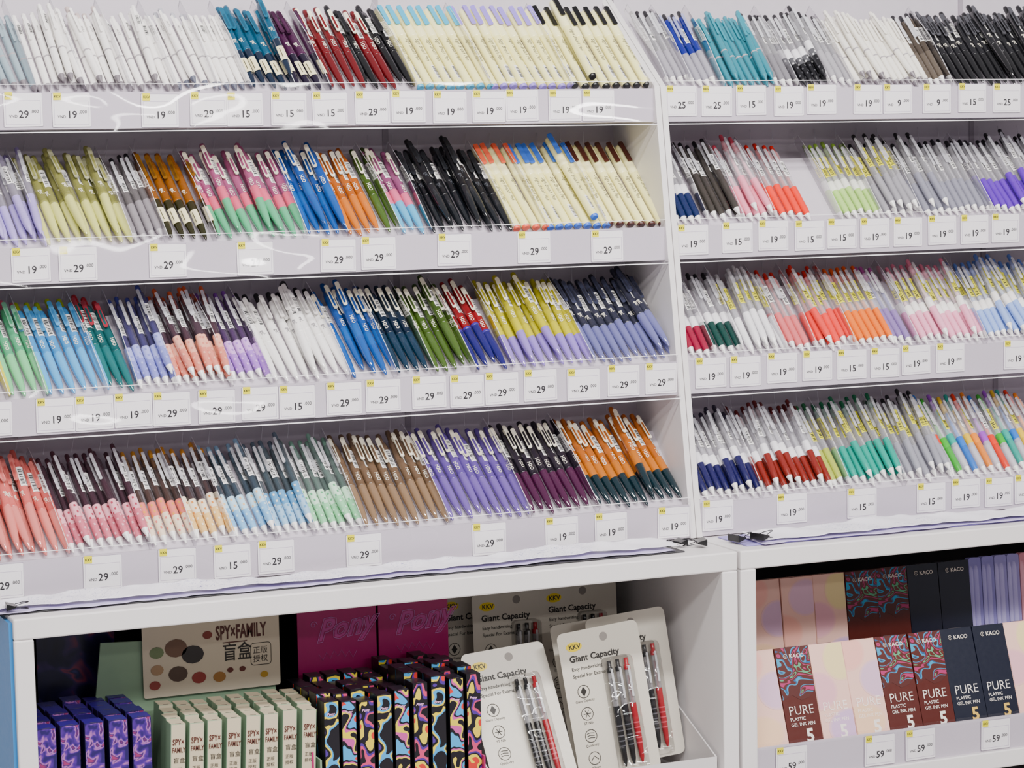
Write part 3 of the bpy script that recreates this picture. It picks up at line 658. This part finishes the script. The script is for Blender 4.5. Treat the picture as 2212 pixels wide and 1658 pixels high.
def blister():
    w,h=.112,.19; out=[]
    b=MB(); b.plate(rr(0,w,0,h,.008,5),-.0008,0,cardm)
    b.plate([(w*.56+.0055*math.cos(a*.39),h-.013+.0055*math.sin(a*.39)) for a in range(16)],-.0011,-.0008,mat('#8a847e',.5))
    b.plate([(.021+.011*math.cos(a*.39),h-.019+.006*math.sin(a*.39)) for a in range(16)],-.0011,-.0008,yel)
    b.text("KKV",.0085,.0135,h-.0218,inkd,y=-.0014,bold=.02)
    b.text("Giant Capacity",.0115,.012,h-.038,inkd,y=-.0012,bold=.026)
    b.text("Easy handwriting",.0062,.013,h-.049,inkd,y=-.0012,bold=.008); b.text("Special For Exams",.0062,.013,h-.058,inkd,y=-.0012,bold=.008)
    for i,z in enumerate((.076,.104,.132,.160)):
        cx_,cz_=.024,h-z
        b.tube([(cx_+.0080*math.cos(a*.3927),-.0012,cz_+.0080*math.sin(a*.3927)) for a in range(16)],.0004,inkd,4,True)
        if i==0: b.plate([(cx_-.004,cz_),(cx_,cz_-.006),(cx_+.004,cz_),(cx_,cz_+.006)],-.0014,-.0008,inkd)
        elif i==1:
            for an in (0,1.05,2.1): b.tube([(cx_-.005*math.cos(an),-.0012,cz_-.005*math.sin(an)),(cx_+.005*math.cos(an),-.0012,cz_+.005*math.sin(an))],.0004,inkd,4)
        elif i==2:
            for dz in (-.003,0,.003): b.tube([(cx_-.005,-.0012,cz_+dz),(cx_-.001,-.0012,cz_+dz+.001),(cx_+.005,-.0012,cz_+dz)],.0004,inkd,4)
        else: b.tube([(cx_-.005,-.0012,cz_-.003),(cx_,-.0012,cz_+.003),(cx_+.005,-.0012,cz_-.002)],.0005,inkd,4)
        b.text(("Giant Capacity","ST Nib","Quick-dry","0.5mm")[i],.0044,cx_,cz_-.0130,inkd,y=-.0012,align='CENTER')
    out.append(("backing",b.mesh("card_backing")))
    for i,cm in enumerate((mat('#121216',.25),mat('#121216',.25),red)):
        cx_=.062+i*.0118; M=Matrix.Translation((cx_,-.0065,.012))@Matrix.Scale(1.06,4,(0,0,1))
        g=MB(); g.lathe([(0,.001),(.008,.0032),(.03,.0042),(.072,.0042)],cm,M=M); g.lathe([(.072,.0040),(.112,.0040)],mat('#b4b2b6',.12,.45,coat=.6),M=M)
        g.lathe([(.072,.0018),(.105,.0018)],cm,M=M); g.lathe([(.112,.0042),(.117,.0042),(.118,.0026),(.126,.0026)],cm,M=M)
        for zz in range(5): g.lathe([(.024+zz*.006,.0043),(.0255+zz*.006,.0043)],mat('#5a5a60' if i<2 else '#d05060',.3),M=M,cap=False)
        g.box(-.0014,.0014,-.0058,-.0050,.08,.117,mat('#d8d8dc',.15,.8),M=M); g.box(-.0010,.0010,-.0054,-.003,.112,.116,cm,M=M)
        out.append(("pen",g.mesh("carded_pen")))
    g=MB(); g.plate(rr(.054,.092,.004,.150,.006),-.0135,-.0008,acryl3); out.append(("blister_shell",g.mesh("blister_shell")))
    return out
bl=blister()
def put_blister(x,y,z,back,roll,label):
    M=Matrix.Translation((x,y,z))@Matrix.Rotation(-math.radians(roll),4,'Y')@Matrix.Rotation(-math.radians(back),4,'X')
    o=bpy.data.objects.new("blister_pack",bl[0][1]); COL.objects.link(o); o.matrix_basis=M
    o["label"]=label; o["category"]="pen pack"; o["group"]="carded pen packs"
    for n,me in bl[1:]:
        c=bpy.data.objects.new(n,me); COL.objects.link(c); c.parent=o
        if n=="blister_shell": c["label"]="clear plastic blister"
def put_top(u,v,ytop,back,roll,label,zb=None):
    h=.19; p=P(u,v,ytop); z0=p.z-h*math.cos(math.radians(back)); 
    if zb is not None: z0=zb
    y0=ytop-h*math.sin(math.radians(back))
    put_blister(p.x+h*math.sin(math.radians(roll)),y0,z0,back,roll,label)
L1="cream carded pack of black and red pens, leaning"
L2="cream carded pack of black and red pens, standing upright"
put_top(990,1405,.128,28,4,L1,SH+.010); put_top(1200,1362,.092,10,5,L1,SH+.012)
put_top(1262,1356,.125,10,4,L1,SH+.020); put_top(1186,1395,.165,14,4,L1,SH+.010)
put_top(1018,1280,.245,3,0,L2,SH+.0405); put_top(1163,1262,.245,3,0,L2,SH+.0435)
put_top(940,1290,.27,2,0,L2,SH+.0405); put_top(1105,1270,.275,2,0,L2,SH+.0405)

# ------------------------------------------------------------------ right cabinet tray with cartons
tx0,tx1=.928,1.776
tr=empty("display_tray","white cabinet tray with raised rear step","tray",(0,0,SH))
one("tray_front",tx0,tx1,.010,.014,0,.044,lilac,parent=tr); one("tray_base",tx0,tx1,.014,.15,0,.024,lilac,parent=tr); one("riser",tx0,tx1,.15,.32,0,.088,lilac,parent=tr)
one("price_rail_cover",tx0,tx1,.0045,.0058,-.0,.050,acryl,parent=tr)
for uu in (1677,1868,1957,2120):
    x=XU(uu,.008,SH+.02); tag("59",x,.0088,SH+.002,random.uniform(-.01,.01),"price tags on the cabinet tray")
floral=pattern("floral_swirl_print",[(0,'#48120c'),(.44,'#4c120c'),(.465,'#2a90b8'),(.49,'#1c5484'),(.505,'#50140e'),(.54,'#a02460'),(.56,'#4e120c'),(.60,'#4c9c70'),(.625,'#54160e'),(.68,'#c88034')],26,2.0,.4)
brn=mat('#4c140c',.35); navy=mat('#0a1024',.35); pch=mat('#dfae9f',.4)
PB='#e8bcae'
peachp=mat(PB,.4)
def discs(v):
    def f(b,w,h):
        n=0
        for cx_,cz_,rx,rz,cc in (((.85,.82,.50,.22,'#e4d890'),(.05,.52,.60,.20,'#dca0b4'),(.9,.12,.70,.20,'#bca0d8')),
                            ((.10,.88,.55,.20,'#eca89c'),(.90,.58,.55,.20,'#c8a8d0'),(.3,.16,.65,.18,'#eac498')),
                            ((.75,.78,.55,.20,'#d4b0d0'),(.0,.42,.60,.20,'#eca898'),(.95,.08,.75,.20,'#c4a4d8')))[v%3]:
            n+=1
            for ring in range(3):   # nested rings of one printed circle
                k_=1-ring*.06; t_=.35+.2*ring
                A=lin(cc); B=lin(PB); col=tuple(round(B[i]*(1-t_)+A[i]*t_,4) for i in range(3))
                b.plate([(min(w-.0007,max(.0007,w*cx_+w*rx*k_*math.cos(a*.2618))),min(h-.0008,max(.0008,h*cz_+h*rz*k_*math.sin(a*.2618)))) for a in range(24)],-.00025-.00002*(n*6+ring),-.0002,mat(col,.4))
    return f
wht=mat('#f0e8e0',.4); pwh=mat('#f8eae2',.4); gold=mat('#d8b050',.3); lg=mat('#d8d0c4',.4)
kc=0
def kaco(x,y,z,back,style,front=True):
    global kc
    kc+=1
    w,d,h=.050,.018,.128
    body,face,tc_,num={'b':(brn,brn,wht,wht),'n':(navy,navy,wht,gold),'p':(pch,peachp,pwh,wht)}[style]
    t=[]
    if style!='p': t+=[("KACO",.0074,.0195,h-.0145,lg,dict(bold=.02,sx=1.05))]
    if front:
        t+=[("PURE",.0170,.006,.040,tc_,dict(bold=-.008,sx=.95)),("PLASTIC",.0062,.0065,.0325,tc_),("GEL INK PEN",.0062,.0065,.0255,tc_),("5",.024,.026,.004,num,dict(bold=.03))]
    lab={'b':"dark brown floral-print pen carton with white lettering",'n':"navy pen carton with gold and white lettering",'p':"peach pastel-print pen carton with white lettering"}[style]
    o=carton("pen_carton",lab,x,y,z,w,d,h,body,face if style=='p' else None,back=back+random.uniform(-1,1),group="pen cartons in the cabinet",texts=t,extra=discs(kc) if style=='p' else None)
    if style=='b':
        g=MB(); g.plate([(.0006,h-.0006),(w-.0006,h-.0006),(w-.0006,.070),(w*.8,.061),(w*.55,.058),(w*.3,.066),(.0006,.060)],-.00035,-.0001,floral); link("printed_panel",g,parent=o,label="multicolour floral print")
    if style!='p':
        g=MB(); g.tube([(.0140+.0027*math.cos(a*.48+.5),-.0007,h-.0118+.0027*math.sin(a*.48+.5)) for a in range(12)],.0004,lg,4)
        g.tube([(.0140+.0010*math.cos(a*1.05),-.0007,h-.0118+.0010*math.sin(a*1.05)) for a in range(6)],.0003,lg,4,True); link("logo_ring",g,parent=o)
fr=[(1632,'p'),(1682,'b'),(1764,'p'),(1840,'p'),(1914,'b'),(1988,'b'),(2060,'n'),(2128,'n'),(2196,'p')]
lx=0
for uu,s in fr:
    x=XU(uu,.045,SH+.03); x=max(x,lx+.0508,.9245); lx=x
    kaco(x,.045,SH+.024,19,s,front=1650<uu<2190)
lx=0
for uu,s in [(1628,'p'),(1688,'p'),(1752,'p'),(1818,'b'),(1885,'b'),(1952,'n'),(2020,'n')]:
    x=XU(uu,.19,SH+.09); x=max(x,lx+.0508,.93); lx=x
    kaco(x,.19,SH+.088,8,s,False)
x=lx+.054
pk=0
while x<1.60:
    c=['#9c94dc','#a8a0e0','#e898a8','#e090a0'][(pk//2)%4]; b=MB()
    b.plate(rr(0,.020,0,.130,.004),-.010,0,mat(c,.12,.6,coat=.8))
    for i in range(2): b.lathe([(.006,.001),(.014,.0035),(.11,.0036),(.118,.002)],mat('#f4eef6',.3),10,M=Matrix.Translation((.0055+i*.009,-.005,0)))
    link("pen_sleeve",b,label="%s plastic sleeve of pens standing in tray"%("lilac" if (pk//2)%4<2 else "pink"),cat="pen pack",group="plastic pen sleeves",
         M=Matrix.Translation((x,.21,SH+.088))@Matrix.Rotation(-.1,4,'X'))
    x+=.0215; pk+=1

# ------------------------------------------------------------------ lights
def area(name,loc,rot,sx,sy,e,col=(1,.966,.94)):
    l=bpy.data.lights.new(name,'AREA'); l.shape='RECTANGLE'; l.size=sx; l.size_y=sy; l.energy=e; l.color=col
    o=bpy.data.objects.new(name,l); COL.objects.link(o); o.location=loc; o.rotation_euler=rot
area("ceiling_or_added_light",(.4,-1.3,2.75),(math.radians(32),0,0),1.6,.15,66)
area("ceiling_or_added_light",(1.6,-2.4,2.6),(math.radians(50),0,math.radians(10)),1.4,.12,60)
area("ceiling_or_added_light",(-.8,-2.6,2.6),(math.radians(50),0,math.radians(-15)),1.4,.12,44)
area("ceiling_or_added_light",(1.2,-3.9,2.3),(math.radians(70),0,math.radians(8)),1.0,.08,14)  # low front strip added to reflect in the rail covers, no ceiling lamp
w=bpy.data.worlds.new("World"); scene.world=w; w.use_nodes=True
bg=w.node_tree.nodes["Background"]; bg.inputs[0].default_value=(1,.965,.985,1); bg.inputs[1].default_value=.38
